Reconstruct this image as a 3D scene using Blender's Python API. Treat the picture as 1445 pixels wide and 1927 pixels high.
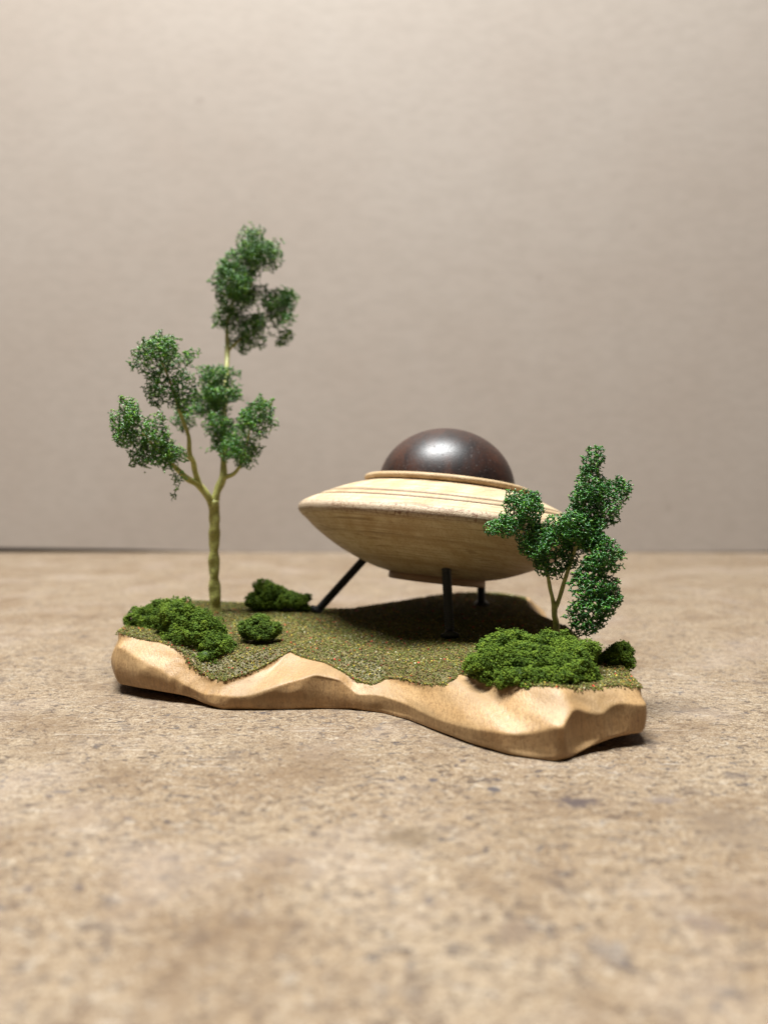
# Wooden flying-saucer diorama on a hardboard table.  All lengths below are in centimetres; U converts to metres.
import bpy, math, random
import numpy as np
from mathutils import Vector, Matrix, noise as mnoise

random.seed(7)
rng = np.random.default_rng(7)
U = 0.01
scene = bpy.context.scene
for o in list(bpy.data.objects):
    bpy.data.objects.remove(o)
COL = scene.collection

# ------------------------------------------------------------------ camera
cam_d = bpy.data.cameras.new('camera')
cam = bpy.data.objects.new('camera', cam_d)
COL.objects.link(cam)
cam.location = (0, 0, 7.2 * U)
cam.rotation_euler = (math.radians(90 - 2.393), 0, 0)
cam_d.sensor_fit = 'VERTICAL'
cam_d.sensor_height = 36.0
cam_d.lens = 36.0 * 1400 / 1927
cam_d.clip_start = 0.005
cam_d.clip_end = 50
cam_d.dof.use_dof = True
cam_d.dof.focus_distance = 23.2 * U
cam_d.dof.aperture_fstop = 8.0
scene.camera = cam

# ------------------------------------------------------------------ light
world = bpy.data.worlds.new('World')
scene.world = world
world.use_nodes = True
bg = world.node_tree.nodes['Background']
bg.inputs['Color'].default_value = (1.0, 0.95, 0.88, 1)
bg.inputs['Strength'].default_value = 0.06


def area_lamp(name, loc, target, sx, sy, watts, color):
    d = bpy.data.lights.new(name, 'AREA')
    d.shape = 'RECTANGLE'
    d.size, d.size_y = sx * U, sy * U
    d.energy = watts
    d.color = color
    o = bpy.data.objects.new(name, d)
    COL.objects.link(o)
    o.location = Vector(loc) * U
    dirv = (Vector(target) - Vector(loc)).normalized()
    o.rotation_euler = dirv.to_track_quat('-Z', 'Y').to_euler()
    return o


# a shop strip light hung over the bench, running away from the camera
area_lamp('strip_lamp', (-24, 12, 185), (-23, 12, 0), 30, 95, 132.0, (0.965, 1.0, 0.995))

scene.view_settings.view_transform = 'Standard'
scene.view_settings.look = 'None'
scene.view_settings.exposure = 0.0
scene.view_settings.gamma = 1.0
scene.cycles.use_denoising = True
scene.cycles.max_bounces = 8


# ------------------------------------------------------------------ mesh helpers
def mesh_obj(name, V, F, mat, parent=None, origin=(0, 0, 0), smooth=True, col=None, **tags):
    """V: (n,3) cm in world (or parent) space; F: list of index arrays (m,k)."""
    V = (np.asarray(V, dtype=np.float64) - np.asarray(origin)) * U
    if isinstance(F, np.ndarray):
        F = [F]
    me = bpy.data.meshes.new(name)
    me.vertices.add(len(V))
    me.vertices.foreach_set('co', V.astype(np.float32).ravel())
    loops = np.concatenate([f.ravel() for f in F]).astype(np.int32)
    sizes = np.concatenate([np.full(len(f), f.shape[1]) for f in F]).astype(np.int32)
    starts = np.concatenate([[0], np.cumsum(sizes)[:-1]]).astype(np.int32)
    me.loops.add(len(loops))
    me.loops.foreach_set('vertex_index', loops)
    me.polygons.add(len(sizes))
    me.polygons.foreach_set('loop_start', starts)
    me.polygons.foreach_set('loop_total', sizes)
    me.update(calc_edges=True)
    me.polygons.foreach_set('use_smooth', np.full(len(sizes), smooth))
    if col is not None:
        a = me.color_attributes.new('tint', 'FLOAT_COLOR', 'POINT')
        c = np.ones((len(V), 4), np.float32)
        c[:, :3] = col
        a.data.foreach_set('color', c.ravel())
    me.materials.append(mat)
    me.validate()
    o = bpy.data.objects.new(name, me)
    COL.objects.link(o)
    o.location = Vector(origin) * U
    if parent is not None:
        o.parent = parent
        o.location = (Vector(origin) * U)
    for k, v in tags.items():
        o[k] = v
    return o


def empty(name, loc, **tags):
    o = bpy.data.objects.new(name, None)
    COL.objects.link(o)
    o.location = Vector(loc) * U
    o.empty_display_size = 0.01
    for k, v in tags.items():
        o[k] = v
    return o


def grid_faces(nr, nc, closed=True, off=0):
    r = np.arange(nr - 1)[:, None]
    c = np.arange(nc if closed else nc - 1)[None, :]
    c2 = (c + 1) % nc
    a = r * nc + c
    b = r * nc + c2
    d = (r + 1) * nc + c
    e = (r + 1) * nc + c2
    return np.stack([a, b, e, d], -1).reshape(-1, 4) + off


def lathe(profile, n=160):
    P = np.array(profile, float)
    th = np.linspace(0, 2 * np.pi, n, endpoint=False)
    V = np.stack([P[:, 0:1] * np.cos(th), P[:, 0:1] * np.sin(th), np.repeat(P[:, 1:2], n, 1)], -1).reshape(-1, 3)
    return V, grid_faces(len(P), n)


def catmull(pts, n):
    P = np.array(pts, float)
    P = np.vstack([2 * P[0] - P[1], P, 2 * P[-1] - P[-2]])
    out = []
    for i in range(1, len(P) - 2):
        t = np.linspace(0, 1, n, endpoint=False)[:, None]
        p0, p1, p2, p3 = P[i - 1], P[i], P[i + 1], P[i + 2]
        out.append(0.5 * ((2 * p1) + (-p0 + p2) * t + (2 * p0 - 5 * p1 + 4 * p2 - p3) * t ** 2 + (-p0 + 3 * p1 - 3 * p2 + p3) * t ** 3))
    out.append(P[-2:-1])
    return np.vstack(out)


def tube(pts, radii, n=12, sub=8, lump=0.0, twist=0.0, seed=0):
    P = catmull(pts, sub)
    R = np.interp(np.linspace(0, len(pts) - 1, len(P)), np.arange(len(pts)), radii)
    T = np.gradient(P, axis=0)
    T /= np.linalg.norm(T, axis=1)[:, None]
    up = np.array([0.3, 1.0, 0.1])
    V = []
    s = 0.0
    for i in range(len(P)):
        if i:
            s += np.linalg.norm(P[i] - P[i - 1])
        a = np.cross(T[i], up); a /= np.linalg.norm(a)
        b = np.cross(T[i], a)
        th = np.linspace(0, 2 * np.pi, n, endpoint=False)
        rr = R[i] * (1 + lump * np.cos(2 * (th - twist * s)) + lump * 0.7 * math.sin(5.1 * s + seed) + lump * .5 * math.sin(11.7 * s + 2 * seed))
        V.append(P[i] + rr[:, None] * (np.cos(th)[:, None] * a + np.sin(th)[:, None] * b))
    k = len(P)
    V = np.vstack(V + [P[:1] - T[:1] * R[0] * .6, P[-1:] + T[-1:] * R[-1] * .6])
    F = grid_faces(k, n)
    i0, i1 = k * n, k * n + 1
    j = np.arange(n); j2 = (j + 1) % n
    caps = np.vstack([np.stack([np.full(n, i0), j2, j], -1), np.stack([np.full(n, i1), (k - 1) * n + j, (k - 1) * n + j2], -1)])
    return V, [F, caps]


# ------------------------------------------------------------------ materials
class NT:
    def __init__(self, name):
        self.m = bpy.data.materials.new(name)
        self.m.use_nodes = True
        self.t = self.m.node_tree
        self.b = self.t.nodes['Principled BSDF']

    def n(self, kind, **kw):
        nd = self.t.nodes.new(kind)
        for k, v in kw.items():
            setattr(nd, k, v)
        return nd

    def l(self, a, b):
        self.t.links.new(a, b)

    def put(self, sock, v):
        if hasattr(v, 'default_value') or hasattr(v, 'is_linked'):
            self.l(v, sock)
        else:
            sock.default_value = v

    def coords(self):
        tc = self.n('ShaderNodeTexCoord')
        mp = self.n('ShaderNodeMapping')
        mp.inputs['Scale'].default_value = (100, 100, 100)
        self.l(tc.outputs['Object'], mp.inputs[0])
        return mp.outputs[0]

    def mapping(self, v, rot=(0, 0, 0), scale=(1, 1, 1), loc=(0, 0, 0)):
        mp = self.n('ShaderNodeMapping')
        mp.inputs['Rotation'].default_value = rot
        mp.inputs['Scale'].default_value = scale
        mp.inputs['Location'].default_value = loc
        self.l(v, mp.inputs[0])
        return mp.outputs[0]

    def noise(self, v, scale, detail=3, rough=.5, dist=0.0, out='Fac'):
        nd = self.n('ShaderNodeTexNoise')
        self.l(v, nd.inputs['Vector'])
        nd.inputs['Scale'].default_value = scale
        nd.inputs['Detail'].default_value = detail
        nd.inputs['Roughness'].default_value = rough
        nd.inputs['Distortion'].default_value = dist
        return nd.outputs[out]

    def ramp(self, f, stops, interp='LINEAR'):
        nd = self.n('ShaderNodeValToRGB')
        nd.color_ramp.interpolation = interp
        el = nd.color_ramp.elements
        while len(el) < len(stops):
            el.new(0.5)
        for e, (p, c) in zip(el, stops):
            e.position = p
            e.color = (c, c, c, 1) if isinstance(c, (int, float)) else (*c, 1)
        self.l(f, nd.inputs[0])
        return nd.outputs[0]

    def mix(self, f, a, b, mode='MIX'):
        nd = self.n('ShaderNodeMix', data_type='RGBA', blend_type=mode)
        self.put(nd.inputs[0], f)
        for s, v in ((nd.inputs[6], a), (nd.inputs[7], b)):
            if isinstance(v, tuple):
                s.default_value = (*v, 1)
            else:
                self.l(v, s)
        return nd.outputs[2]

    def math(self, op, a, b=0.0, c=0.0):
        nd = self.n('ShaderNodeMath', operation=op)
        for s, v in zip(nd.inputs, (a, b, c)):
            self.put(s, v)
        return nd.outputs[0]

    def vadd(self, a, b):
        nd = self.n('ShaderNodeVectorMath', operation='ADD')
        self.put(nd.inputs[0], a); self.put(nd.inputs[1], b)
        return nd.outputs[0]

    def vscale(self, a, k):
        nd = self.n('ShaderNodeVectorMath', operation='SCALE')
        self.l(a, nd.inputs[0]); nd.inputs['Scale'].default_value = k
        return nd.outputs[0]

    def bump(self, h, dist_cm, strength=1.0, prev=None):
        nd = self.n('ShaderNodeBump')
        nd.inputs['Strength'].default_value = strength
        nd.inputs['Distance'].default_value = dist_cm * U
        self.l(h, nd.inputs['Height'])
        if prev is not None:
            self.l(prev, nd.inputs['Normal'])
        return nd.outputs[0]

    def done(self, color=None, rough=.5, normal=None, spec=None, coat=None, coat_rough=None, sss=None):
        if color is not None:
            if isinstance(color, tuple):
                self.b.inputs['Base Color'].default_value = (*color, 1)
            else:
                self.l(color, self.b.inputs['Base Color'])
        self.put(self.b.inputs['Roughness'], rough)
        if normal is not None:
            self.l(normal, self.b.inputs['Normal'])
        if spec is not None:
            self.b.inputs['Specular IOR Level'].default_value = spec
        if coat is not None:
            self.b.inputs['Coat Weight'].default_value = coat
            self.b.inputs['Coat Roughness'].default_value = coat_rough
        return self.m


def mat_hardboard():
    t = NT('hardboard')
    p = t.coords()
    warp = t.vscale(t.vadd(t.noise(p, 3.0, 2, out='Color'), (-.5, -.5, -.5)), 0.2)
    q = t.vadd(p, warp)
    tone = t.noise(p, .13, 4, .6)
    col = t.mix(t.ramp(tone, [(.36, 0.0), (.64, 1.0)]), (0.170, 0.109, 0.059), (0.235, 0.173, 0.111))
    cloud = t.noise(p, .55, 5, .65)
    col = t.mix(t.ramp(cloud, [(.32, .45), (.52, 0.0)]), col, (0.125, 0.077, 0.042))
    col = t.mix(t.ramp(cloud, [(.54, 0.0), (.74, .35)]), col, (0.272, 0.210, 0.145))
    med = t.noise(q, 4.5, 4, .65)
    col = t.mix(t.ramp(med, [(.36, .55), (.54, 0.0)]), col, (0.098, 0.060, 0.034))
    fine = t.noise(q, 22, 3, .65)
    col = t.mix(t.ramp(fine, [(.37, .7), (.5, 0.0)]), col, (0.084, 0.050, 0.028))
    col = t.mix(t.ramp(fine, [(.51, 0.0), (.64, .85)]), col, (0.318, 0.250, 0.178))
    speck = t.noise(t.vadd(q, (9.0, 2.0, 5.0)), 10.5, 2, .6)
    col = t.mix(t.ramp(speck, [(.32, .22), (.45, 0.0)]), col, (0.096, 0.060, 0.036))
    col = t.mix(t.ramp(speck, [(.57, 0.0), (.68, .2)]), col, (0.331, 0.263, 0.184))
    hsum = t.math('ADD', fine, t.math('MULTIPLY', med, .6))
    # matted fibres: thin curling lines broken into short lengths, dark ones and pale ones
    for k, (sc, w, a, c) in enumerate([(2.6, .016, .8, (0.041, 0.025, 0.018)), (3.4, .015, .75, (0.061, 0.038, 0.026)), (1.7, .010, .85, (0.046, 0.036, 0.036)),
                                       (2.9, .009, .45, (0.377, 0.317, 0.243)), (3.9, .008, .4, (0.348, 0.279, 0.200)), (2.0, .005, .45, (0.416, 0.360, 0.292))]):
        ang = .7 * k
        v = t.mapping(p, rot=(0, 0, ang), scale=(.55, 1.25, 1), loc=(13.1 * k, 7.7 * k, 2.3 * k))
        f = t.noise(v, sc, 1.5, .5)
        ln = t.ramp(t.math('ABSOLUTE', t.math('SUBTRACT', f, .5)), [(w * .5, 1.0), (w * 1.8, 0.0)])
        brk = t.ramp(t.noise(t.vadd(p, (5.0 * k, 9.0, 1.0)), 3.1, 2, .5), [(.46, 0.0), (.54, 1.0)])
        m = t.math('MULTIPLY', ln, brk)
        col = t.mix(t.math('MULTIPLY', m, a), col, c)
        hsum = t.math('ADD', hsum, t.math('MULTIPLY', m, .35))
    # soaked-in spots, greyish and brown, and rubbed pale places
    sp = t.noise(t.vadd(q, (11.0, 4.0, 0.0)), .8, 4, .65)
    col = t.mix(t.ramp(sp, [(.58, 0.0), (.70, .6)]), col, (0.063, 0.044, 0.036))
    sp2 = t.noise(t.vadd(q, (-7.0, 23.0, 0.0)), 2.3, 2, .5)
    col = t.mix(t.ramp(sp2, [(.69, 0.0), (.745, .7)]), col, (0.053, 0.040, 0.042))
    sp3 = t.noise(t.vadd(p, (41.0, 3.0, 0.0)), .30, 4, .65)
    col = t.mix(t.ramp(sp3, [(.50, 0.0), (.66, .55)]), col, (0.113, 0.068, 0.036))
    sp4 = t.noise(t.vadd(p, (1.0, 33.0, 0.0)), .2, 3, .6)
    col = t.mix(t.ramp(sp4, [(.52, 0.0), (.72, .35)]), col, (0.280, 0.222, 0.182))
    # knife scratches
    for k, (ang, off) in enumerate([(.55, 3.0), (2.2, 9.0), (1.2, 17.0)]):
        v = t.mapping(t.vadd(p, t.vscale(warp, .25)), rot=(0, 0, ang), scale=(.07, 3.0, 1), loc=(off, off * 2, 0))
        f = t.noise(v, 1.6, 1, .5)
        ln = t.ramp(t.math('ABSOLUTE', t.math('SUBTRACT', f, .5)), [(.002, 1.0), (.005, 0.0)])
        brk = t.ramp(t.noise(t.vadd(p, (off, 1.0, 0.0)), .35, 2, .5), [(.55, 0.0), (.62, 1.0)])
        col = t.mix(t.math('MULTIPLY', t.math('MULTIPLY', ln, brk), .4), col, (0.377, 0.323, 0.264))
    for (x, y, rx, ry, a, c) in STAINS:
        v = t.mapping(t.vadd(q, (-x, -y, 0.0)), scale=(1 / rx, 1 / ry, 0))
        ln = t.n('ShaderNodeVectorMath', operation='LENGTH')
        t.l(v, ln.inputs[0])
        d = t.math('ADD', ln.outputs['Value'], t.math('MULTIPLY', t.math('SUBTRACT', med, .5), 2.2))
        col = t.mix(t.ramp(d, [(.45, a), (1.0, 0.0)]), col, c)
    nrm = t.bump(hsum, .02, .7)
    return t.done(col, t.ramp(med, [(.3, .6), (.7, .75)]), nrm, spec=.25)


def mat_backboard():
    t = NT('backboard_card')
    p = t.coords()
    a = t.noise(p, .06, 4, .55)
    col = t.mix(t.ramp(a, [(.3, 0.0), (.7, 1.0)]), (.295, .241, .201), (.318, .267, .228))
    b = t.noise(t.mapping(p, scale=(.5, 1, 1.2)), 1.3, 5, .6)
    col = t.mix(t.ramp(b, [(.35, .22), (.6, 0.0)]), col, (.215, .18, .147))
    s = t.noise(p, .55, 2, .4)
    col = t.mix(t.ramp(s, [(.74, 0.0), (.78, .25)]), col, (.165, .13, .105))
    nrm = t.bump(b, .03, .3)
    return t.done(col, .7, nrm, spec=.25)


def mat_maple(name, light, mid, dark, grain=(-.62, -.78, 0.0), line=1.0, tilt=(.10, .05), rough=.55, freq=2.1, coat=0.0, rim=False, warp=.55):
    """turned wood: growth layers nearly square to the turning axis, fibres along `grain`"""
    t = NT(name)
    p = t.coords()
    ang = math.atan2(grain[1], grain[0])
    lowd = t.noise(p, .5, 3, .5)
    sep = t.n('ShaderNodeSeparateXYZ'); t.l(p, sep.inputs[0])
    q = t.math('ADD', sep.outputs[2], t.math('MULTIPLY', sep.outputs[0], tilt[0]))
    q = t.math('ADD', q, t.math('MULTIPLY', sep.outputs[1], tilt[1]))
    q = t.math('ADD', q, t.math('MULTIPLY', lowd, warp))
    saw = t.math('FRACT', t.math('MULTIPLY', q, freq))
    # fibre noise, stretched along the grain
    rot = t.mapping(p, rot=(0, 0, -ang))
    fib = t.noise(t.mapping(rot, scale=(1.6, 19, 19)), 1.0, 3, .6)
    ray = t.noise(t.mapping(rot, scale=(3.2, 34, 11)), 1.0, 2, .55)
    bands = t.noise(t.mapping(rot, scale=(.35, 2.2, 2.2)), 1.0, 3, .5)
    col = t.mix(t.ramp(bands, [(.32, 0.0), (.68, 1.0)]), mid, light)
    col = t.mix(t.ramp(fib, [(.33, .35 * line), (.5, 0.0)]), col, dark)
    col = t.mix(t.ramp(ray, [(.27, .5 * line), (.38, 0.0)]), col, dark)
    lines = t.math('MULTIPLY', t.ramp(saw, [(.0, .0), (.80, 0.0), (.94, 1.0), (1.0, 0.0)]), t.ramp(bands, [(.35, .15), (.6, .85)]))
    col = t.mix(t.math('MULTIPLY', lines, .55 * line), col, dark)
    if rim:      # end grain showing in short upright marks round the rim
        at = t.math('ARCTAN2', sep.outputs[1], sep.outputs[0])
        cv = t.n('ShaderNodeCombineXYZ'); t.l(at, cv.inputs[0]); t.l(t.math('MULTIPLY', sep.outputs[2], .12), cv.inputs[1])
        eg = t.noise(cv.outputs[0], 62, 2, .6)
        en = t.noise(cv.outputs[0], 5, 2, .5)
        zm = t.ramp(t.math('ABSOLUTE', t.math('SUBTRACT', sep.outputs[2], .02)), [(.16, 1.0), (.27, 0.0)])
        col = t.mix(t.math('MULTIPLY', zm, .55), col, (.40, .315, .235))
        em = t.math('MULTIPLY', t.ramp(eg, [(.50, 0.0), (.60, 1.0)]), t.ramp(en, [(.35, .25), (.65, .95)]))
        col = t.mix(t.math('MULTIPLY', em, zm), col, (.17, .085, .05))
        rad = t.math('SQRT', t.math('ADD', t.math('MULTIPLY', sep.outputs[0], sep.outputs[0]), t.math('MULTIPLY', sep.outputs[1], sep.outputs[1])))
        # faint lathe lines, square to the axis
        cl = t.n('ShaderNodeCombineXYZ'); t.l(rad, cl.inputs[0]); t.l(sep.outputs[2], cl.inputs[1]); t.l(t.math('MULTIPLY', at, .25), cl.inputs[2])
        rip = t.noise(cl.outputs[0], 11, 3, .65)
        col = t.mix(t.ramp(rip, [(.38, .45), (.5, 0.0)]), col, (.26, .16, .08))
        wide = t.noise(cl.outputs[0], 2.0, 2, .5)
        col = t.mix(t.ramp(wide, [(.36, .3), (.5, 0.0)]), col, (.30, .19, .095))
        thin = t.ramp(t.math('ABSOLUTE', t.math('SUBTRACT', wide, .53)), [(.005, .5), (.014, 0.0)])
        col = t.mix(thin, col, (.15, .078, .036))
        # torn brown wood plus painted-in shade in the bottom of the two turned grooves
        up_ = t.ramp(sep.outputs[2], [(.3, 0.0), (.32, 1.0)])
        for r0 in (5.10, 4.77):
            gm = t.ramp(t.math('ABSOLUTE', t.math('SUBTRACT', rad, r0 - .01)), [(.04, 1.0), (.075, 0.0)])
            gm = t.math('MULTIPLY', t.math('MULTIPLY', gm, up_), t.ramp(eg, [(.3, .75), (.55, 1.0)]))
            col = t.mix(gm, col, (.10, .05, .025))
    h = t.math('ADD', fib, t.math('MULTIPLY', ray, .8))
    nrm = t.bump(h, .022, .8)
    return t.done(col, t.ramp(fib, [(.3, rough + .1), (.7, rough - .05)]), nrm, spec=.35, coat=coat, coat_rough=.35)


def mat_carved():
    t = NT('carved_wood')
    p = t.coords()
    warp = t.vscale(t.vadd(t.noise(p, .6, 2, out='Color'), (-.5, -.5, -.5)), .5)
    q = t.vadd(p, warp)
    big = t.noise(t.mapping(q, scale=(1.4, .5, .35)), .9, 3, .5)
    col = t.mix(t.ramp(big, [(.3, 0.0), (.7, 1.0)]), (.325, .182, .073), (.415, .258, .12))
    fib = t.noise(t.mapping(q, scale=(16, 9, 1.5)), 1.0, 3, .6)
    col = t.mix(t.ramp(fib, [(.36, .55), (.55, 0.0)]), col, (.21, .125, .055))
    ray = t.noise(t.mapping(p, scale=(30, 30, 9)), 1.0, 2, .5)
    col = t.mix(t.ramp(ray, [(.31, .75), (.42, 0.0)]), col, (.18, .095, .042))
    band = t.noise(t.mapping(q, scale=(.45, .3, 1.7)), 1.0, 3, .5)
    col = t.mix(t.ramp(band, [(.46, 0.0), (.64, .65)]), col, (.22, .135, .058))
    spec = t.noise(t.vadd(p, (3.0, 9.0, 2.0)), 6.5, 1, .5)
    col = t.mix(t.ramp(spec, [(.73, 0.0), (.77, .6)]), col, (.22, .11, .05))
    nrm = t.bump(t.math('ADD', fib, t.math('MULTIPLY', ray, .7)), .018, .7)
    nrm = t.bump(t.noise(p, 2.2, 2), .05, .35, nrm)
    return t.done(col, t.ramp(band, [(.35, .44), (.65, .62)]), nrm, spec=.45)


def mat_walnut():
    t = NT('dark_walnut')
    p = t.coords()
    rot = t.mapping(p, rot=(.1, .15, .35))
    band = t.noise(t.mapping(rot, scale=(1.6, .35, .9)), 1.1, 4, .55, .4)
    col = t.mix(t.ramp(band, [(.35, 0.0), (.68, 1.0)]), (.009, .0045, .004), (.050, .018, .010))
    fib = t.noise(t.mapping(rot, scale=(16, 4, 14)), 1.0, 3, .6)
    col = t.mix(t.ramp(fib, [(.36, .6), (.55, 0.0)]), col, (.010, .005, .004))
    pore = t.noise(t.mapping(rot, scale=(17, 6, 13), loc=(2, 5, 1)), 1.0, 1, .5)
    pm = t.ramp(pore, [(.66, 0.0), (.72, 1.0)])
    col = t.mix(t.math('MULTIPLY', pm, .7), col, (.045, .03, .024))
    h = t.math('SUBTRACT', t.math('MULTIPLY', fib, .8), t.math('MULTIPLY', pm, .5))
    nrm = t.bump(h, .008, .5)
    rg = t.math('ADD', t.ramp(fib, [(.3, .47), (.7, .37)]), t.math('MULTIPLY', pm, .3))
    return t.done(col, rg, nrm, spec=.5)


def mat_tint(name, rough, spec, scale=6.0, amt=.35, shade=(.5, .5, .5), sss=0.0):
    t = NT(name)
    a = t.n('ShaderNodeAttribute'); a.attribute_name = 'tint'
    p = t.coords()
    f = t.noise(p, scale, 3, .6)
    col = t.mix(t.ramp(f, [(.35, amt), (.6, 0.0)]), a.outputs['Color'], shade, 'MULTIPLY')
    return t.done(col, rough, None, spec)


def mat_bark():
    t = NT('tree_wire_coat')
    p = t.coords()
    f = t.noise(p, 1.6, 4, .6)
    col = t.mix(t.ramp(f, [(.3, 0.0), (.7, 1.0)]), (.33, .32, .085), (.48, .46, .14))
    g = t.noise(p, 9, 3, .6)
    col = t.mix(t.ramp(g, [(.35, .5), (.55, 0.0)]), col, (.20, .17, .06))
    return t.done(col, .42, t.bump(t.math('ADD', g, f), .035, .7), spec=.5)


def mat_black():
    t = NT('black_oxide_steel')
    p = t.coords()
    g = t.noise(p, 7, 3, .6)
    col = t.mix(g, (.005, .0055, .007), (.012, .013, .016))
    return t.done(col, t.ramp(g, [(.3, .42), (.7, .6)]), None, spec=.5)


# soaked spots on the table in front of the base: x, y, half-width, half-depth, strength, colour
STAINS = [(4.32, 16.39, .60, .32, 0.95, (0.060, 0.042, 0.038)), (2.58, 17.11, .24, .18, 0.95, (0.060, 0.050, 0.050)),
          (.46, 14.77, .75, .5, 0.72, (0.103, 0.069, 0.040)), (1.19, 17.67, .17, .14, 0.91, (0.060, 0.048, 0.048)),
          (7.3, 15.2, 1.3, 1.2, 0.52, (0.131, 0.093, 0.063)), (3.2, 14.9, 1.4, .5, 0.39, (0.143, 0.099, 0.060)),
          (6.34, 16.53, .5, .22, 0.59, (0.107, 0.083, 0.076)), (8.6, 17.9, .4, .3, 0.65, (0.087, 0.063, 0.051)),
          (-7.48, 16.96, .35, .14, 0.65, (0.087, 0.071, 0.068)), (-5.48, 15.6, .14, .12, 0.78, (0.068, 0.051, 0.051)),
          (2.11, 11.65, .35, .45, 0.59, (0.103, 0.068, 0.048)), (5.24, 11.8, .4, .4, 0.45, (0.103, 0.071, 0.060)), (3.44, 11.1, .35, .4, 0.45, (0.087, 0.076, 0.076))]

M_table = mat_hardboard()
M_board = mat_backboard()
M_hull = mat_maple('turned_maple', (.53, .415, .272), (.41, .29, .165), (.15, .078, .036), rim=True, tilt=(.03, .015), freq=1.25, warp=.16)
M_collar = mat_maple('collar_maple', (.50, .36, .21), (.40, .27, .14), (.17, .09, .045), freq=1.2, rough=.5)
M_disc = mat_maple('underside_disc', (.30, .18, .10), (.25, .145, .08), (.14, .075, .04), freq=3.0, rough=.5)
M_carved = mat_carved()
M_walnut = mat_walnut()
M_leaf = mat_tint('foliage_fibre', .28, .55, 3.0, .3, (.6, .7, .4))
M_moss = mat_tint('moss_foam', .6, .22, 3.0, .3, (.65, .75, .4))
M_turf = mat_tint('turf_flock', .6, .3, 1.2, .35, (.72, .65, .55))
M_bark = mat_bark()
M_black = mat_black()

# ------------------------------------------------------------------ setting
xs = np.array([-90.0, 90.0])
V = [(x, y, z) for z in (-1.8, 0.0) for (x, y) in ((-90, -30), (90, -30), (90, 110), (-90, 110))]
F = np.array([[4, 5, 6, 7], [3, 2, 1, 0], [0, 1, 5, 4], [1, 2, 6, 5], [2, 3, 7, 6], [3, 0, 4, 7]])
mesh_obj('table', V, F, M_table, smooth=False, kind='structure',
         label='worn tan hardboard bench top with dark fibres and stains', category='table')

# upright card panel standing on the table; its lower edge lifts a little towards the left end
bx = np.linspace(-60, 60, 49)
lift = np.interp(bx, [-60, -38, -26, -17, 5, 22, 40, 60], [.75, .50, .34, .04, .01, .02, .14, .3])
bow = .35 * np.cos(bx / 60 * math.pi / 2)
rows = []
for yy in (74.3, 76.3):
    for zz in (0, 1):
        z = lift if zz == 0 else np.full_like(bx, 75.0)
        rows.append(np.stack([bx, yy + bow + (zz * .8), z], -1))
order = [rows[0], rows[1], rows[3], rows[2]]
V = np.vstack(order)
nb = len(bx)
F = np.vstack([grid_faces(4, nb, closed=False), np.stack([np.arange(nb - 1) + 3 * nb, np.arange(1, nb) + 3 * nb, np.arange(1, nb), np.arange(nb - 1)], -1)])
ends = np.array([[0, nb, 2 * nb, 3 * nb], [nb - 1, 4 * nb - 1, 3 * nb - 1, 2 * nb - 1]])
mesh_obj('backboard', V, [F, ends], M_board, smooth=False, kind='structure',
         label='plain brown card panel standing upright behind the diorama', category='board')

# ------------------------------------------------------------------ carved base
# lower edge (x, y, height of the edge above the table): the ends are undercut, the middle rests on the table
BOT = [(-9.0, 24.91, .32), (-8.17, 24.45, .32), (-7.35, 24.09, .30), (-6.29, 23.69, .24), (-5.72, 23.43, .06), (-5.14, 23.13, 0), (-3.71, 23.07, 0),
       (-2.05, 23.18, 0), (-1.04, 23.13, 0), (-.04, 22.75, 0), (.76, 22.03, .02), (1.62, 20.86, .05), (2.41, 19.89, .06), (3.29, 19.13, .05), (4.42, 18.72, .0),
       (4.83, 18.9, .04), (5.58, 19.38, .20), (6.24, 19.71, .30), (7.13, 20.04, .33), (7.45, 22.6, .25), (7.2, 25.2, .1), (7.7, 28.5, .1), (7.5, 31.5, .1),
       (7.55, 33.6, .1), (7.8, 36.0, .1), (6.0, 36.9, .1), (4.2, 36.9, .1), (2.4, 35.6, .1), (.6, 33.9, .1), (-1.6, 31.9, .1), (-3.6, 31.9, .1), (-5.6, 33.0, .1), (-7.8, 33.4, .1),
       (-9.6, 33.9, .1), (-10.5, 32.6, .2), (-10.2, 30.0, .2), (-9.6, 27.0, .3)]
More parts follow.
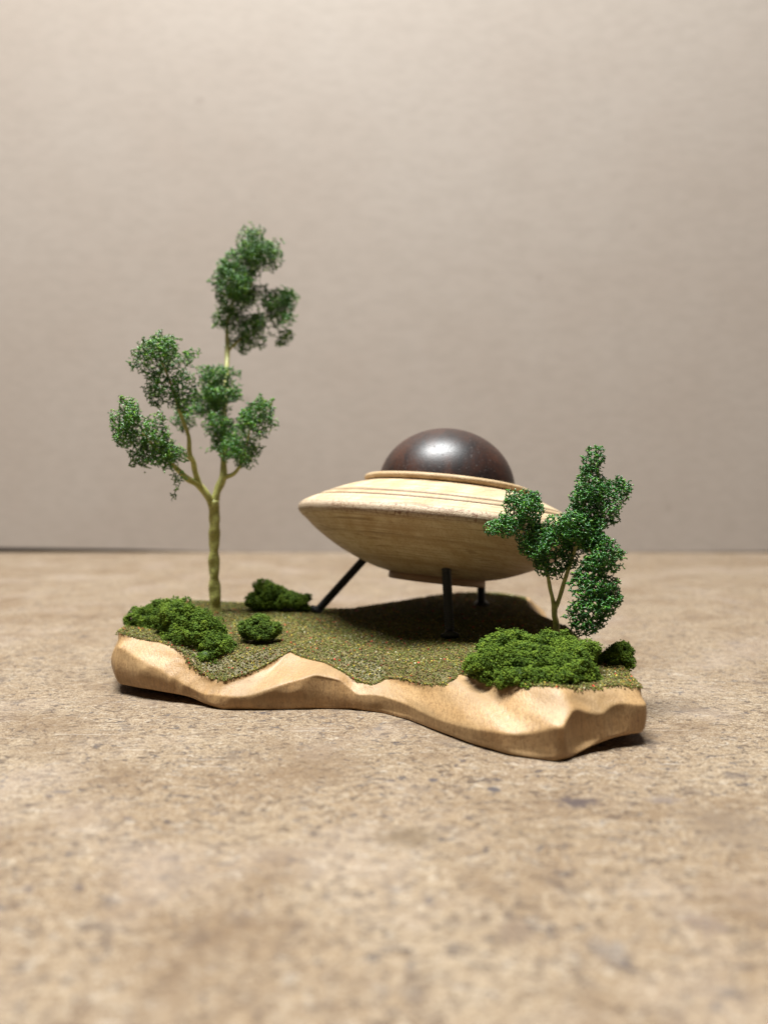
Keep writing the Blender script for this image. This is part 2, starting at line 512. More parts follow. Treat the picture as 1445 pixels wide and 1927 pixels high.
# x, y, z of the upper edge, knee (share of the height where the steep face turns into the upper bevel)
TOP = [(-9.1, 25.26, 2.02, .75), (-8.38, 25.15, 1.81, .85), (-7.37, 24.82, 1.75, .7), (-6.63, 24.36, 1.53, .6), (-6.19, 24.0, 1.15, .45),
       (-5.69, 23.73, .87, .4), (-5.03, 23.42, .85, .5), (-4.47, 23.6, .97, .45), (-3.76, 23.98, 1.22, .35), (-3.14, 24.52, 1.53, .3),
       (-2.67, 24.25, 1.39, .55), (-1.94, 23.97, 1.29, .85), (-1.32, 23.64, 1.07, .85), (-.8, 23.38, .81, .6), (-.34, 23.21, .77, .7),
       (.09, 23.43, .91, .55), (.62, 22.87, 1.03, .4), (1.23, 22.0, 1.08, .3), (1.74, 21.48, 1.24, .35), (2.05, 21.46, 1.41, .38),
       (2.3, 21.95, 1.54, .4), (2.52, 21.47, 1.39, .45), (3.09, 20.66, 1.45, .6), (3.81, 20.11, 1.61, .6), (4.57, 19.63, 1.69, .75),
       (5.42, 19.87, 1.58, .55), (6.07, 20.15, 1.55, .75), (6.72, 20.33, 1.55, .6), (7.2, 20.53, 1.41, .7),
       (7.2, 22.6, 1.6, .6), (6.85, 25.2, 1.6, .5), (6.95, 28.5, 1.6, .5), (6.5, 31.0, 1.6, .4), (6.55, 33.2, 1.6, .4), (6.95, 35.4, 1.6, .5),
       (5.7, 36.2, 1.7, .6), (4.2, 36.2, 1.75, .6), (2.5, 35.0, 1.8, .6), (.8, 33.4, 1.75, .6), (-1.5, 31.4, 1.75, .6), (-3.6, 31.3, 1.75, .6),
       (-5.5, 32.5, 1.8, .6), (-7.7, 32.9, 1.8, .6), (-9.3, 33.3, 1.8, .6), (-10.1, 32.3, 1.8, .6), (-9.9, 30.0, 1.85, .6), (-9.4, 27.0, 1.9, .7)]
CEN = np.array([-.8, 27.6])


def by_angle(poly, extra=None, dens=60):
    P = np.array(poly, float)
    P = np.vstack([P, P[:1]])
    D = np.vstack([P[i] + (P[i + 1] - P[i]) * np.linspace(0, 1, dens, endpoint=False)[:, None] for i in range(len(P) - 1)])
    d = D[:, :2] - CEN
    th = np.arctan2(d[:, 1], d[:, 0])
    o = np.argsort(th)
    th, D, r = th[o], D[o], np.hypot(*d.T)[o]
    th = np.concatenate([th - 2 * np.pi, th, th + 2 * np.pi])
    return th, np.tile(r, 3), np.tile(D, (3, 1))


NA = 1100
TH = np.linspace(-np.pi, np.pi, NA, endpoint=False)


def smooth_loop(a, w):
    k = np.ones(w) / w
    return np.convolve(np.concatenate([a[-w:], a, a[:w]]), k, 'same')[w:-w]


tb, rb, Db = by_angle(BOT)
ZB = smooth_loop(np.interp(TH, tb, Db[:, 2]), 15)
RB = smooth_loop(np.interp(TH, tb, rb), 3)
tt, rt, Dt = by_angle(TOP)
RT = smooth_loop(np.interp(TH, tt, rt), 5)
ZT = smooth_loop(np.interp(TH, tt, Dt[:, 2]), 7)
KN = smooth_loop(np.interp(TH, tt, Dt[:, 3]), 9)
RT = np.minimum(RT, RB + .12)

# gouge cuts: x, y (plan place on the edge), z, half-width along the edge, half-height, depth
arc = np.cumsum(RB * (TH[1] - TH[0]) * 1.05)
scoops = []
for (x, y, z, w, h, d) in [(-8.6, 24.7, .95, .8, .72, .16), (-7.1, 24.0, .75, .9, .65, .14), (-6.0, 23.6, .45, .6, .45, .12),
                           (-4.3, 23.2, .9, 1.2, .5, .10), (-3.1, 23.3, .35, .8, .35, .08), (-1.7, 23.2, .55, .9, .65, .12), (-.4, 23.0, .35, .6, .4, .1),
                           (.5, 22.4, .35, .7, .45, .15), (1.2, 21.6, 1.0, .8, .5, .16), (2.0, 20.6, .5, .8, .65, .10), (2.9, 19.8, 1.1, .6, .6, .14), (2.9, 19.6, .35, .6, .4, .08),
                           (3.75, 18.98, .55, .68, .66, .22), (3.8, 19.1, 1.45, .7, .35, .14), (5.25, 19.2, .75, .85, .85, .30), (6.2, 19.7, .85, .6, .6, .18),
                           (6.95, 20.0, .75, .4, .6, .10)]:
    i = int(np.argmin((CEN[0] + RB * np.cos(TH) - x) ** 2 + (CEN[1] + RB * np.sin(TH) - y) ** 2))
    scoops.append((arc[i], z, w, h, d))
for k in range(150):     # the sides away from the camera are gouged too
    i = random.randrange(NA)
    y = CEN[1] + RB[i] * math.sin(TH[i])
    if y > 26.5 or CEN[0] + RB[i] * math.cos(TH[i]) > 7.4:
        scoops.append((arc[i], random.uniform(.2, 1.4), random.uniform(.6, 1.1), random.uniform(.5, .9), random.uniform(.08, .2)))

r2 = random.Random(21)
for k in range(34):     # small finishing cuts along the front
    x = r2.uniform(-8.8, 7.0)
    i = int(np.argmin((CEN[0] + RB * np.cos(TH) - x) ** 2 + 1e3 * (np.sin(TH) > -.1)))
    scoops.append((arc[i], r2.uniform(.25, 1.5), r2.uniform(.28, .6), r2.uniform(.22, .5), r2.uniform(.05, .13)))
NR = 48
vv = np.linspace(0, 1, NR)
rowsV = []
for v in vv:
    z = ZB + (ZT - ZB) * v
    t = np.clip((v - KN) / (1 - KN + 1e-6), 0, 1)
    g = t ** 1.15
    r = RB + (RT - RB) * g
    # body swells slightly above the table, tucks under at the foot
    r = r + (.10 + .14 * (np.cos(TH) < -.85)) * np.sin(np.clip(v / .8, 0, 1) * math.pi) * (1 - g) - .06 * np.exp(-((z - ZB) / .07) ** 2)
    cut = np.zeros(NA)
    for (a0, z0, w, h, d) in scoops:
        da = np.abs(arc - a0)
        da = np.minimum(da, arc[-1] - da)
        cut = np.logaddexp(cut * 80, 80 * d * (1 - (da / w) ** 2 - ((z - z0) / h) ** 2)) / 80
    fade = np.clip((1 - v) / .12, 0, 1) * np.clip((z - ZB) / .12, 0, 1)
    r = r - cut * fade
    rowsV.append(np.stack([CEN[0] + r * np.cos(TH), CEN[1] + r * np.sin(TH), z + .012], -1))
# underside: slopes from the lifted edge in to the contact patch
rowsV.insert(0, np.stack([CEN[0] + (RB - .25 - 3.2 * ZB) * np.cos(TH), CEN[1] + (RB - .25 - 3.2 * ZB) * np.sin(TH), np.full(NA, .006)], -1))
NR += 1
BODY = np.array(rowsV)
for _ in range(1):      # scraped and sanded: ridges a little softened
    BODY[2:-1] = .5 * BODY[2:-1] + .25 * (BODY[1:-2] + BODY[3:])
    BODY[1:-1] = .5 * BODY[1:-1] + .25 * (np.roll(BODY[1:-1], 1, 1) + np.roll(BODY[1:-1], -1, 1))


def fbm(x, y, s, seed=0.0):
    return np.array([mnoise.noise(Vector((a * s + seed, b * s - seed, seed * .7))) for a, b in zip(np.ravel(x), np.ravel(y))]).reshape(np.shape(x))


CTRL = np.array([(-6.8, 30, 1.85), (-8.5, 28, 1.95), (-8.5, 31, 1.9), (-4.4, 25.3, 1.55), (-5.5, 27, 1.8), (-2.7, 30.2, 1.8), (2.26, 25.6, 1.75), (4.2, 32.1, 1.75),
                 (0, 27, 1.75), (-2, 26, 1.65), (0, 25, 1.45), (1.2, 23.5, 1.4), (3.2, 23.5, 1.7), (4.5, 22, 1.75), (6.0, 23, 1.75), (5.5, 27, 1.75),
                 (1.5, 29.5, 1.85), (4, 29, 1.8), (1, 32, 1.85), (-4.5, 30.5, 1.8), (6.8, 22.4, 1.6), (6.0, 21.2, 1.5), (4.7, 20.5, 1.7)])


def inner_z(x, y):
    d2 = (x[..., None] - CTRL[:, 0]) ** 2 + (y[..., None] - CTRL[:, 1]) ** 2 + .5
    w = d2 ** -1.6
    return (w * CTRL[:, 2]).sum(-1) / w.sum(-1)


def terrain(th, f):
    """th: angle index array (float), f: 0 centre .. 1 rim -> xyz"""
    r = np.interp(th, TH, RT, period=2 * np.pi) * f
    ze = np.interp(th, TH, ZT, period=2 * np.pi)
    rt = np.interp(th, TH, RT, period=2 * np.pi)
    x = CEN[0] + r * np.cos(th); y = CEN[1] + r * np.sin(th)
    e = np.clip((rt - r) / 1.5, 0, 1)
    w = e * e * (3 - 2 * e)
    w = np.where(e < 1, np.sin(e * np.pi / 2) ** 1.3, 1)
    z = ze * (1 - w) + inner_z(x, y) * w
    return np.stack([x, y, z], -1)


fr = 1 - np.linspace(0, 1, 60) ** 1.3
topV = np.array([terrain(TH, np.full(NA, f)) for f in fr[1:-1]])
topV[:, :, 2] -= (.07 * np.clip((1 - fr[1:-1]) / .05, 0, 1))[:, None]
cenV = terrain(np.array([0.0]), np.array([0.0])) - np.array([0, 0, .07])
V = np.vstack([BODY.reshape(-1, 3), topV.reshape(-1, 3), cenV, [[CEN[0], CEN[1], .006]]])
nrow = NR + len(topV)
F = grid_faces(nrow, NA)
j = np.arange(NA); j2 = (j + 1) % NA
ic = nrow * NA
caps = np.vstack([np.stack([np.full(NA, ic), (nrow - 1) * NA + j, (nrow - 1) * NA + j2], -1), np.stack([np.full(NA, ic + 1), j2, j], -1)])
base = mesh_obj('carved_base', V, [F, caps], M_carved, origin=(CEN[0], CEN[1], 0),
                label='carved tan wooden base with gouged sides carrying the whole scene', category='base')


def octa(C, R, Q=None, stretch=None):
    """many little faceted grains: centres C (n,3), radii R (n,)"""
    n = len(C)
    o = np.array([[1, 0, 0], [-1, 0, 0], [0, 1, 0], [0, -1, 0], [0, 0, 1], [0, 0, -1]], float)
    f = np.array([[0, 2, 4], [2, 1, 4], [1, 3, 4], [3, 0, 4], [2, 0, 5], [1, 2, 5], [3, 1, 5], [0, 3, 5]])
    A = rng.normal(size=(n, 3, 3))
    q, _ = np.linalg.qr(A)
    q *= np.sign(np.linalg.det(q))[:, None, None]
    st = rng.uniform(.6, 1.3, (n, 1, 3)) if stretch is None else stretch
    V = (o[None] * st) @ q * np.asarray(R)[:, None, None] + C[:, None, :]
    F = (f[None] + 6 * np.arange(n)[:, None, None]).reshape(-1, 3)
    return V.reshape(-1, 3), F


# turf: a thin glue sheet and the loose coloured flock on it, one part nobody could count
th_d = rng.uniform(-np.pi, np.pi, 230000)
f_d = np.sqrt(rng.uniform(0, 1, 230000))
keep = rng.uniform(0, 1, 230000) < (np.interp(th_d, TH, RT, period=2 * np.pi) / RT.max()) ** 2
th_d, f_d = th_d[keep], f_d[keep]
ec = 1.0 - (.012 + .02 * np.abs(np.interp(th_d, TH, fbm(8 * np.cos(TH), 8 * np.sin(TH), 1.3), period=2 * np.pi)))
f_d = f_d * ec
P = terrain(th_d, f_d)
# fewer grains far away, none where nothing of the base is near the eye
pk = rng.uniform(0, 1, len(P)) < np.clip(1.25 - (P[:, 1] - 22) / 14, .35, 1)
P = P[pk]
ne = 9000       # ragged fringe along the front edge
th_e = rng.uniform(-np.pi, 0.1, ne)
rag = np.interp(th_e, TH, fbm(40 * np.cos(TH), 40 * np.sin(TH), 1.1), period=2 * np.pi)
fe = 1 + rng.normal(-.004, .005, ne) + .007 * rag
Pe = terrain(th_e, np.minimum(fe, 1.0))
Pe[:, :2] += (Pe[:, :2] - CEN) * np.maximum(fe - 1, 0)[:, None]
Pe[:, 2] -= np.maximum(fe - 1, 0) * 9
P = np.vstack([P, Pe])
R = rng.uniform(.018, .037, len(P)) * np.where(P[:, 1] > 27, 1.25, 1)
P[:, 2] += rng.uniform(0, .05, len(P)) + .012
pal = np.array([(.115, .128, .020), (.165, .165, .032), (.07, .08, .017), (.14, .080, .026), (.24, .18, .045), (.48, .36, .055), (.25, .235, .11), (.10, .095, .032), (.60, .56, .38), (.40, .05, .035)])
wts = np.array([.25, .19, .17, .21, .09, .028, .02, .03, .006, .008])
ci = rng.choice(len(pal), len(P), p=wts / wts.sum())
# red flowers come in little bunches
for k in range(150):
    c = P[rng.integers(len(P))]
    near = np.argsort(((P - c) ** 2).sum(1))[:rng.integers(2, 6)] if k < 130 else []
    ci[near] = 9
C = pal[ci] * rng.uniform(.75, 1.25, (len(P), 1))
red = ci == 9
C[red] = np.array([.50, .045, .035]) * rng.uniform(.7, 1.2, (red.sum(), 1))
V1, F1 = octa(P, R)
col1 = np.repeat(C, 6, 0)
# glue sheet
fs = fr[(fr < .985) & (fr > .01)]
S = np.array([terrain(TH, np.full(NA, f)) for f in fs])
S[:, :, 2] += .02
S[0, :, 2] -= .03
ns = S.shape[1]
V2 = S.reshape(-1, 3)
F2 = grid_faces(len(fs), ns)
F2 = np.vstack([F2[:, [0, 1, 2]], F2[:, [0, 2, 3]]])
mesh_obj('turf', np.vstack([V1, V2]) - np.array([CEN[0], CEN[1], 0]), [F1, F2 + len(V1)], M_turf, parent=base, smooth=False,
         col=np.vstack([col1, np.tile((.12, .095, .034), (len(V2), 1))]), kind='stuff',
         label='olive brown flock turf with red and yellow flecks')


def ground_z(x, y):
    d = np.array([x, y]) - CEN
    th = math.atan2(d[1], d[0])
    r = math.hypot(*d)
    rt = np.interp(th, TH, RT, period=2 * np.pi)
    return float(terrain(np.array([th]), np.array([min(r / rt, 1)]))[0, 2])


# ------------------------------------------------------------------ flying saucer
SC = np.array([2.36, 30.0, 5.50])
AX = Vector((.108, .10, 1.0)).normalized()
EX = Vector((1, 0, 0)); EX = (EX - AX * EX.dot(AX)).normalized()
EY = AX.cross(EX)
ROT = Matrix((EX, EY, AX)).transposed()
saucer = empty('flying_saucer', SC, label='turned pale wooden flying saucer with dark walnut dome on black screw legs', category='saucer')
saucer.rotation_euler = ROT.to_euler()


def upper(r):     # height of the upper hull at radius r
    return float(np.interp(r, [0, 3.0, 3.9, 4.7, 5.4, 5.75], [1.5, 1.40, 1.12, .80, .42, .17]))


def prof_round(cx, cz, rad, a0, a1, n):
    return [(cx + rad * math.cos(a), cz + rad * math.sin(a)) for a in np.linspace(math.radians(a0), math.radians(a1), n)]


low = catmull([(2.0, -2.12), (2.6, -1.98), (3.4, -1.68), (4.2, -1.29), (5.0, -.78), (5.42, -.43), (5.66, -.255)], 8)
up_pts = catmull([(5.67, .265), (5.5, .37), (5.2, .53), (4.7, .79), (3.95, 1.11), (3.3, 1.32), (3.0, 1.40)], 40)
up_pts = np.array(up_pts)
for (r0, w, d) in ((5.10, .06, .14), (4.77, .06, .14), (3.75, .018, .02)):
    g = np.exp(-((up_pts[:, 0] - r0) / w) ** 2)
    up_pts[:, 1] -= d * g
prof = [(0.02, -2.12)] + [tuple(p) for p in low] + prof_round(5.555, .01, .265, -62, 60, 13) + [tuple(p) for p in up_pts] + [(0.02, 1.42)]
V, F = lathe(prof, 220)
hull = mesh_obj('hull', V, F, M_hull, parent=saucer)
prof = [(2.6, 1.28), (3.14, 1.26), (3.15, 1.375)] + prof_round(3.215, 1.51, .115, -65, 92, 12) + [(2.95, 1.635), (2.76, 1.62), (2.68, 1.40)]
V, F = lathe(prof, 180)
mesh_obj('collar', V, F, M_collar, parent=saucer, label='honey brown ring around the foot of the dome')
dome = [(2.75 * math.cos(a) if a < math.pi / 2 - 1e-3 else .004, 1.40 + 2.42 * math.sin(a)) for a in np.linspace(0, math.pi / 2, 48)]
V, F = lathe([(2.3, 1.38)] + dome, 160)
mesh_obj('dome', V, F, M_walnut, parent=saucer, label='polished dark walnut dome')
prof = [(0.02, -2.05), (1.93, -2.05), (1.95, -2.35), (1.90, -2.40), (0.02, -2.40)][::-1]
V, F = lathe(prof, 120)
mesh_obj('underside_disc', V, F, M_disc, parent=saucer)

INV = ROT.inverted()
for (az, r_at, foot) in ((167, 2.95, (-2.72, 30.15)), (-89, 3.0, (2.28, 25.55)), (40, 2.55, (4.22, 32.1))):
    zf = ground_z(*foot) + .10
    f_loc = INV @ (Vector((*foot, zf)) - Vector(SC))
    a = math.radians(az)
    zl = float(np.interp(r_at, low[:, 0], low[:, 1])) + .25
    t_loc = Vector((r_at * math.cos(a), r_at * math.sin(a), zl))
    d = (f_loc - t_loc)
    L = d.length
    d.normalize()
    # threaded shank, axis along +z of its own frame, then turned
    nth, per, m = int(L / .085), 7, 14
    zz = np.linspace(0, L, nth * per + 1)
    th = np.linspace(0, 2 * np.pi, m, endpoint=False)
    ph = (zz[:, None] / .085 + th[None] / (2 * np.pi)) % 1.0
    rad = .148 + .034 * (1 - np.abs(2 * ph - 1)) ** 1.0
    fade = np.clip((L - zz) / .35, 0, 1)[:, None]
    rad = rad * fade + .15 * (1 - fade)
    V = np.stack([rad * np.cos(th), rad * np.sin(th), np.repeat(zz[:, None], m, 1)], -1).reshape(-1, 3)
    q = d.to_track_quat('Z', 'Y').to_matrix()
    V = V @ np.array(q).T + np.array(t_loc)
    leg = mesh_obj('leg', V, grid_faces(len(zz), m), M_black, parent=saucer)
    hp = [(.02, -.10), (.16, -.10), (.19, -.05)] + [(.30, .0), (.325, .03), (.325, .07)] + prof_round(.20, .07, .12, 0, 80, 6) + [(.10, .20), (.09, .13), (.01, .13)]
    V, F = lathe(hp, 36)
    V[:, 2] += L - .06
    V = V @ np.array(q).T + np.array(t_loc)
    mesh_obj('screw_head', V, F, M_black, parent=leg)

# ------------------------------------------------------------------ reticulated foliage
KV = []
for perm in ((0, 1, 2), (0, 2, 1), (1, 0, 2), (1, 2, 0), (2, 0, 1), (2, 1, 0)):
    for s1 in (-1, 1):
        for s2 in (-1, 1):
            v = [0, 0, 0]
            v[perm.index(1)] = s1
            v[perm.index(2)] = 2 * s2
            KV.append(v)
KV = np.array(sorted(set(map(tuple, KV))))


def in_blobs(P, blobs, amp=.5, freq=1.7, seed=0.0):
    best = np.full(len(P), 9.0)
    for (c, r) in blobs:
        d = np.sqrt((((P - c) / r) ** 2).sum(1))
        best = np.minimum(best, d)
    n = np.array([mnoise.noise(Vector(p) * freq + Vector((seed, 0, 0))) + .5 * mnoise.noise(Vector(p) * freq * 2.6 + Vector((0, seed, 0))) for p in P])
    return best + amp * n


def foam(blobs, edge, rad, seed, drop=.18, palette=None, amp=.75, cutoff=1.10):
    """open-cell foam struts filling the ellipsoids `blobs`"""
    r_ = np.random.default_rng(seed)
    C = np.array([b[0] for b in blobs]); Rr = np.array([b[1] for b in blobs])
    lo, hi = (C - Rr * 1.55).min(0), (C + Rr * 1.55).max(0)
    s = edge / math.sqrt(2)
    # random orientation of the cells
    q, _ = np.linalg.qr(r_.normal(size=(3, 3)))
    mid = (lo + hi) / 2
    ext = np.linalg.norm(hi - lo) / 2 / s
    k = int(ext / 4) + 2
    g = np.arange(-k, k + 1) * 4
    X = np.array(np.meshgrid(g, g, g)).reshape(3, -1).T
    X = np.vstack([X, X + 2])
    W = (X * s) @ q + mid
    ok = np.all((W > lo - 4 * s) & (W < hi + 4 * s), axis=1)
    X = X[ok]
    A = (X[:, None, :] + KV[None]).reshape(-1, 3)
    A = np.unique(A, axis=0)
    W = (A * s) @ q + mid
    # quick reject, then the noisy test
    dmin = np.full(len(W), 9.0)
    for c, r in blobs:
        dmin = np.minimum(dmin, np.sqrt((((W - c) / r) ** 2).sum(1)))
    sel = dmin < 1.7
    A, W = A[sel], W[sel]
    v = in_blobs(W, blobs, amp, 1.25, seed * 1.3)
    sel = (v < cutoff) & (r_.uniform(size=len(W)) > .05)
    A, W = A[sel], W[sel]
    # stretch and shift the cells so that no lattice shows
    wob = np.array([mnoise.noise_vector(Vector(p) * 2.2 + Vector((seed, 3, 1))) for p in W])
    W = W + wob * edge * 1.6 + r_.normal(0, edge * .22, W.shape)
    idx = {tuple(a): i for i, a in enumerate(A)}
    E = []
    offs = [(a, b, c) for a in (-1, 0, 1) for b in (-1, 0, 1) for c in (-1, 0, 1) if abs(a) + abs(b) + abs(c) == 2]
    offs = [o for o in offs if o > (0, 0, 0)]
    for o in offs:
        for a, i in idx.items():
            jn = idx.get((a[0] + o[0], a[1] + o[1], a[2] + o[2]))
            if jn is not None:
                E.append((i, jn))
    E = np.array(E)
    E = E[r_.uniform(size=len(E)) > drop]
    # short broken-off stubs
    ns = int(len(E) * .8)
    i = r_.integers(0, len(W), ns)
    st = r_.normal(size=(ns, 3)); st /= np.linalg.norm(st, axis=1)[:, None]
    S0 = W[i]; S1 = S0 + st * edge * r_.uniform(.5, 1.0, (ns, 1))
    A0 = np.vstack([W[E[:, 0]], S0]); A1 = np.vstack([W[E[:, 1]], S1])
    n = len(A0)
    d = A1 - A0
    L = np.linalg.norm(d, axis=1)[:, None] + 1e-9
    d /= L
    A0 = A0 - d * rad * .4; A1 = A1 + d * rad * .4
    u = np.cross(d, r_.normal(size=(n, 3))); u /= np.linalg.norm(u, axis=1)[:, None]
    w = np.cross(d, u)
    bend = (u * r_.normal(0, .12, (n, 1)) + w * r_.normal(0, .12, (n, 1))) * L
    m = 4
    rr = rad * r_.uniform(.75, 1.3, (n, 1))
    rings = []
    for (cpt, sc) in ((A0, 1.15), ((A0 + A1) / 2 + bend, .82), (A1, 1.15)):
        for kk in range(m):
            a = 2 * math.pi * kk / m
            rings.append(cpt + rr * sc * (math.cos(a) * u + math.sin(a) * w))
    V = np.stack(rings, 1)
    ff = []
    for lv in (0, m):
        for kk in range(m):
            k2 = (kk + 1) % m
            ff.append([lv + kk, lv + k2, lv + m + k2, lv + m + kk])
    ff += [[3, 2, 1, 0], [8, 9, 10, 11]]
    F = (np.array(ff)[None] + 12 * np.arange(n)[:, None, None]).reshape(-1, 4)
    pal = np.array(palette[0]); wt = np.array(palette[1])
    c = pal[r_.choice(len(pal), n, p=wt / wt.sum())] * r_.uniform(.75, 1.3, (n, 1))
    return V.reshape(-1, 3), F, np.repeat(c, 12, 0)


def place(px, py, Y):
    """reading of the photograph at pixel (px, py) taken at depth Y -> cm"""
    p = math.radians(2.393)
    u, v = (px - 722.5) / 1400, (963.5 - py) / 1400
    d = np.array([u, math.cos(p) + v * math.sin(p), -math.sin(p) + v * math.cos(p)])
    return d * (Y / d[1]) + np.array([0, 0, 7.2])


def blob(px, py, rx, ry, Y, dz=None):
    k = Y / 1400
    return (place(px, py, Y), np.array([rx * k, (dz if dz else .5 * (rx + ry) * .95) * k, ry * k]))


PAL_A = ([(.042, .140, .010), (.072, .200, .012), (.018, .078, .010), (.17, .32, .018), (.035, .12, .03)], [.34, .28, .2, .12, .06])
PAL_B = ([(.026, .115, .012), (.046, .165, .014), (.012, .064, .011), (.12, .26, .020), (.028, .105, .034)], [.36, .28, .2, .09, .07])


def make_tree(root_px, Yb, label, trunk, limbs, clumps, edge, rad, pal, seed, amp=.72):
    base_p = place(*root_px, Yb)
    gz = ground_z(base_p[0], Yb)
    base_p[2] = gz
    t = empty('model_tree', base_p, label=label, category='tree', group='model trees on the wooden base')
    pts = [base_p - np.array([0, 0, .1])] + [place(*q[:3]) for q in trunk[0]]
    V, F = tube(pts, trunk[1], n=16, sub=14, lump=.085, twist=3.2, seed=seed)
    mesh_obj('trunk', V - base_p, F, M_bark, parent=t)
    for (pp, rr) in limbs:
        V, F = tube([place(*q) for q in pp], rr, n=10, sub=8, lump=.05, twist=4, seed=seed + len(pp))
        mesh_obj('branch', V - base_p, F, M_bark, parent=t)
    for k, bl in enumerate(clumps):
        V, F, c = foam([blob(*b) for b in bl], edge, rad, seed * 10 + k, palette=pal, amp=amp, cutoff=1.1 if amp < .6 else .96)
        mesh_obj('foliage_clump', V - base_p, F, M_leaf, parent=t, smooth=True, col=c, kind='stuff')
    return t


make_tree((407, 1155), 30.0, 'tall slender green tree on a yellow stem beside the left moss mound',
          ([(404, 1100, 30.0), (403, 1045, 30.0), (404, 990, 30.0), (403, 943, 30.0)], [.26, .215, .205, .22, .21]),
          [([(402, 958, 30), (392, 935, 29.8), (375, 914, 29.6), (352, 900, 29.0), (332, 881, 28.4), (300, 850, 27.6), (268, 815, 27.0)], [.16, .15, .135, .12, .10, .06, .03]),
           ([(377, 916, 29.6), (368, 890, 29.4), (364, 869, 29.2), (357, 851, 29.0), (355, 820, 28.8), (341, 782, 28.5), (325, 730, 28.2), (300, 670, 28.0)], [.12, .11, .10, .09, .075, .07, .05, .03]),
           ([(363, 868, 29.2), (350, 856, 28.6), (330, 846, 27.8), (300, 834, 27.2)], [.08, .07, .06, .03]),
           ([(403, 955, 30), (409, 925, 30.1), (420, 899, 30.3), (421, 870, 30.5), (420, 842, 30.8), (423, 770, 31.5), (427, 700, 32.3), (428, 663, 32.8), (430, 600, 33.2), (455, 530, 33.4), (475, 470, 33.4)],
            [.17, .16, .16, .12, .11, .10, .10, .10, .06, .04, .02]),
           ([(420, 899, 30.3), (442, 890, 30.0), (458, 862, 29.6), (470, 810, 29.2)], [.11, .08, .06, .03]),
           ([(428, 664, 32.8), (441, 648, 33.0), (470, 625, 33.4), (505, 590, 33.6)], [.06, .05, .04, .02])],
          [[(487, 482, 37, 42, 33.4), (448, 530, 37, 50, 33.2), (470, 455, 20, 22, 33.4)],
           [(522, 580, 32, 42, 33.8), (475, 618, 38, 30, 33.4), (430, 600, 22, 38, 33.2), (462, 652, 13, 20, 33.3), (535, 632, 18, 20, 33.9), (452, 575, 14, 22, 33)],
           [(305, 675, 40, 42, 28.0), (352, 672, 30, 20, 28.4), (328, 735, 36, 34, 28.2), (268, 690, 18, 15, 27.8), (300, 648, 22, 18, 28.0)],
           [(412, 735, 40, 42, 30.6), (418, 800, 28, 42, 30.2), (378, 765, 32, 32, 31.2), (345, 790, 20, 22, 30.6)],
           [(477, 790, 32, 38, 29.2), (452, 845, 34, 36, 29.4), (425, 850, 12, 26, 29.6)],
           [(240, 795, 32, 34, 27.0), (278, 818, 42, 36, 27.3), (300, 862, 46, 26, 27.4), (345, 893, 18, 14, 28.2), (333, 908, 9, 16, 27.9), (328, 930, 9, 14, 27.6), (255, 865, 16, 16, 27.2)]],
          .104, .0172, PAL_A, 3, .85)

make_tree((1049, 1190), 23.5, 'low spreading green tree beside the mossy right mound, one clump hanging',
          ([(1046, 1175, 23.5), (1043, 1158, 23.4), (1043, 1138, 23.4)], [.105, .10, .095, .10]),
          [([(1043, 1146, 23.4), (1039, 1125, 23.4), (1035, 1109, 23.4), (1031, 1086, 23.4), (1024, 1045, 23.3), (1003, 995, 23.2), (985, 950, 23.2)], [.075, .062, .058, .06, .045, .03, .02]),
           ([(1043, 1146, 23.4), (1051, 1129, 23.4), (1061, 1096, 23.4), (1073, 1059, 23.3), (1086, 1019, 23.2), (1097, 965, 23.2), (1106, 913, 23.2), (1116, 865, 23.2)], [.08, .068, .068, .06, .055, .045, .03, .02]),
           ([(1084, 1025, 23.2), (1105, 1030, 22.9), (1122, 1055, 22.6), (1126, 1100, 22.5)], [.06, .05, .04, .02])],
          [[(990, 960, 33, 36, 23.1), (952, 992, 30, 20, 22.9), (922, 994, 14, 11, 22.8), (1010, 1018, 33, 40, 23.1), (1028, 1062, 22, 22, 23.2), (1055, 1005, 26, 30, 23.3), (1062, 1040, 22, 26, 23.4), (1048, 1070, 14, 20, 23.3), (1040, 990, 20, 22, 23.2)],
           [(1096, 985, 38, 46, 23.2), (1108, 930, 34, 40, 23.2), (1117, 872, 15, 33, 23.2), (1164, 922, 20, 22, 23.2), (1138, 955, 24, 36, 23.1)],
           [(1130, 1058, 34, 38, 22.6), (1122, 1110, 38, 42, 22.5), (1103, 1168, 30, 26, 22.4), (1118, 1020, 34, 28, 22.8), (1140, 1150, 12, 18, 22.4), (1112, 1142, 34, 34, 22.4)]],
          .086, .0175, PAL_B, 5, .5)


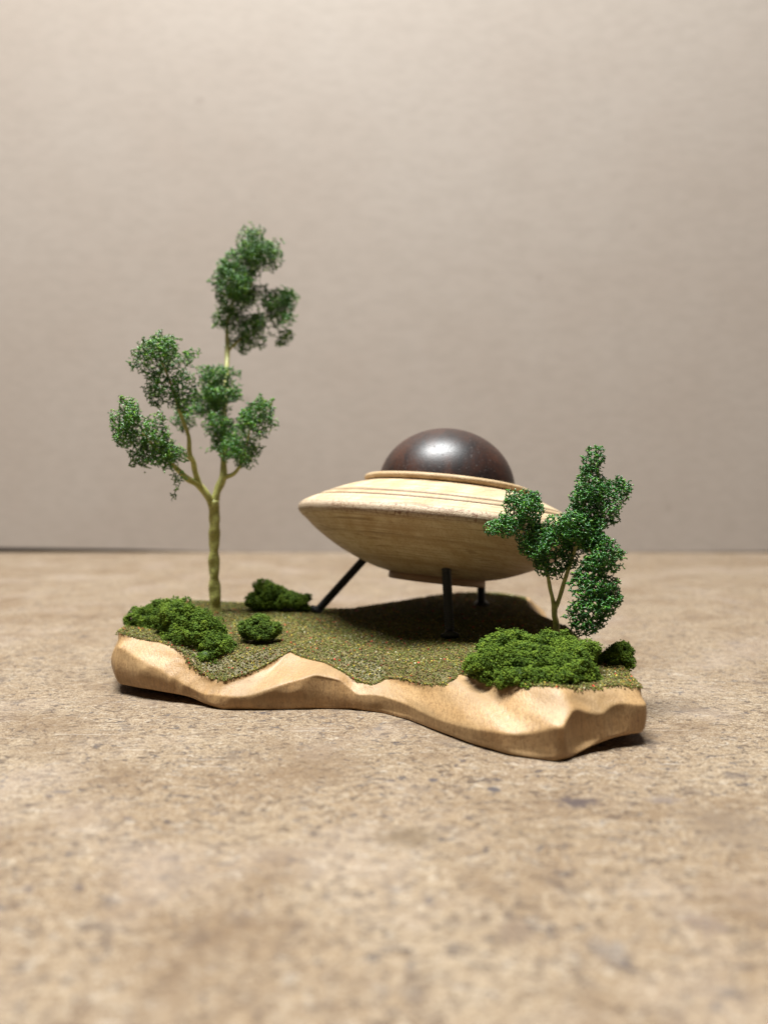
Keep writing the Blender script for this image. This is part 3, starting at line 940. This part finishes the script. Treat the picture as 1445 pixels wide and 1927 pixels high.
# ------------------------------------------------------------------ moss bushes
def moss(px_base, Yb, label, blobs, lump, grain, seed, pal):
    r_ = np.random.default_rng(seed)
    bl = [blob(*b) for b in blobs]
    base_p = place(*px_base, Yb)
    gz = ground_z(base_p[0], Yb)
    base_p[2] = gz
    Ls, Ns = [], []
    for c, r in bl:
        area = 4 * math.pi * ((r[0] * r[1]) ** 1.6 / 3 + (r[0] * r[2]) ** 1.6 / 3 + (r[1] * r[2]) ** 1.6 / 3) ** (1 / 1.6)
        n = int(area / (lump * lump * 1.15))
        d = r_.normal(size=(n, 3)); d /= np.linalg.norm(d, axis=1)[:, None]
        P = c + d * r * r_.uniform(.80, 1.05, (n, 1))
        P += np.array([mnoise.noise_vector(Vector(p) * 1.4 + Vector((seed, 0, 0))) for p in P]) * lump * .9
        N = d / r; N /= np.linalg.norm(N, axis=1)[:, None]
        P += N * np.array([[mnoise.noise(Vector(p) * 2.3 + Vector((0, seed, 0))) * .24 + mnoise.noise(Vector(p) * 4.5 + Vector((0, 0, seed))) * .10] for p in P])
        inside = np.zeros(n, bool)
        for c2, r2 in bl:
            if c2 is not c:
                inside |= ((((P - c2) / r2) ** 2).sum(1) < .72)
        gzs = np.array([ground_z(p[0], p[1]) for p in P])
        k = (~inside) & (P[:, 2] > gzs - .12)
        Ls.append(P[k]); Ns.append(N[k])
    P = np.vstack(Ls); N = np.vstack(Ns)
    n = len(P)
    per = 58
    lr = lump * r_.uniform(.5, 1.35, (n, 1, 1))
    d = r_.normal(size=(n, per, 3)) + N[:, None, :] * .55
    d /= np.linalg.norm(d, axis=2)[:, :, None]
    G = P[:, None, :] + d * lr * (r_.uniform(.7, 1.1, (n, per, 1)) + .35 * (r_.uniform(size=(n, per, 1)) < .12))
    tone = r_.uniform(0, 1, (n, 1)) * .5 + r_.uniform(0, 1, (n, per)) * .5
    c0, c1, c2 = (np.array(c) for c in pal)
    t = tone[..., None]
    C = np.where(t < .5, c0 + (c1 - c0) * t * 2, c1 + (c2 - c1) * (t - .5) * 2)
    V, F = octa(G.reshape(-1, 3), r_.uniform(grain * .7, grain * 1.25, n * per))
    colr = np.repeat(C.reshape(-1, 3), 6, 0)
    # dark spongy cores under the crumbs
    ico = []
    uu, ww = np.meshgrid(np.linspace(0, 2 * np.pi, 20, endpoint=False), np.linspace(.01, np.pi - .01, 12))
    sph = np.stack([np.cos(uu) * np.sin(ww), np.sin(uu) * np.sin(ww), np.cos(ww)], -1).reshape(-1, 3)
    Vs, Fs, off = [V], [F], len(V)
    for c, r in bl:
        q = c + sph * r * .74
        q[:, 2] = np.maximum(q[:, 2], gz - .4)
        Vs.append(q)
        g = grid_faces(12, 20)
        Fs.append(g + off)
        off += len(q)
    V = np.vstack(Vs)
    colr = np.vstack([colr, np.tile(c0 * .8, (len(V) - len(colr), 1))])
    return mesh_obj('moss_bush', V, Fs, M_moss, origin=base_p, smooth=True, col=colr,
                    label=label, category='moss bush', group='moss bushes on the wooden base')


PM1 = ((.033, .065, .004), (.074, .128, .006), (.165, .225, .015))
PM2 = ((.033, .065, .004), (.076, .128, .006), (.165, .225, .015))
PM3 = ((.028, .056, .004), (.062, .108, .006), (.135, .185, .013))
moss((345, 1225), 25.6, 'long bright green moss mound spilling over the front edge below the tall tree',
     [(330, 1165, 34, 38, 26.0), (368, 1195, 46, 42, 25.4), (405, 1222, 34, 26, 24.8), (345, 1200, 40, 36, 25.6), (272, 1170, 30, 24, 26.9), (300, 1160, 24, 24, 26.8), (390, 1235, 22, 16, 24.4)], .125, .027, 11, PM1)
moss((487, 1203), 25.5, 'smallest round green moss tuft in the turf between the tall tree and saucer',
     [(484, 1184, 27, 20, 25.5), (508, 1186, 15, 13, 25.5), (468, 1186, 14, 14, 25.5), (488, 1172, 14, 12, 25.6)], .10, .026, 12, PM3)
moss((520, 1145), 30.6, 'blurred low green moss patch at the back edge near the slanting saucer leg',
     [(506, 1116, 22, 17, 30.6), (540, 1131, 30, 12, 30.5), (494, 1132, 26, 11, 30.5), (570, 1134, 10, 13, 30.4), (476, 1126, 9, 8, 30.5)], .12, .032, 13, PM1)
moss((1000, 1275), 21.5, 'largest green moss mound covering the front corner under the low tree',
     [(965, 1228, 60, 30, 22.2), (1040, 1225, 58, 30, 22.0), (930, 1252, 45, 30, 21.4), (1000, 1250, 60, 34, 21.2), (1065, 1258, 50, 32, 20.9), (985, 1270, 46, 20, 20.6), (1040, 1275, 40, 18, 20.4), (900, 1250, 24, 22, 21.7), (1090, 1240, 32, 28, 21.6)],
     .135, .029, 14, PM2)
moss((1162, 1255), 22.6, 'small dark moss tuft at the far right corner of the base',
     [(1162, 1234, 22, 18, 22.6), (1176, 1242, 13, 12, 22.5), (1142, 1242, 16, 11, 22.7), (1163, 1222, 12, 11, 22.6)], .10, .027, 15, PM1)
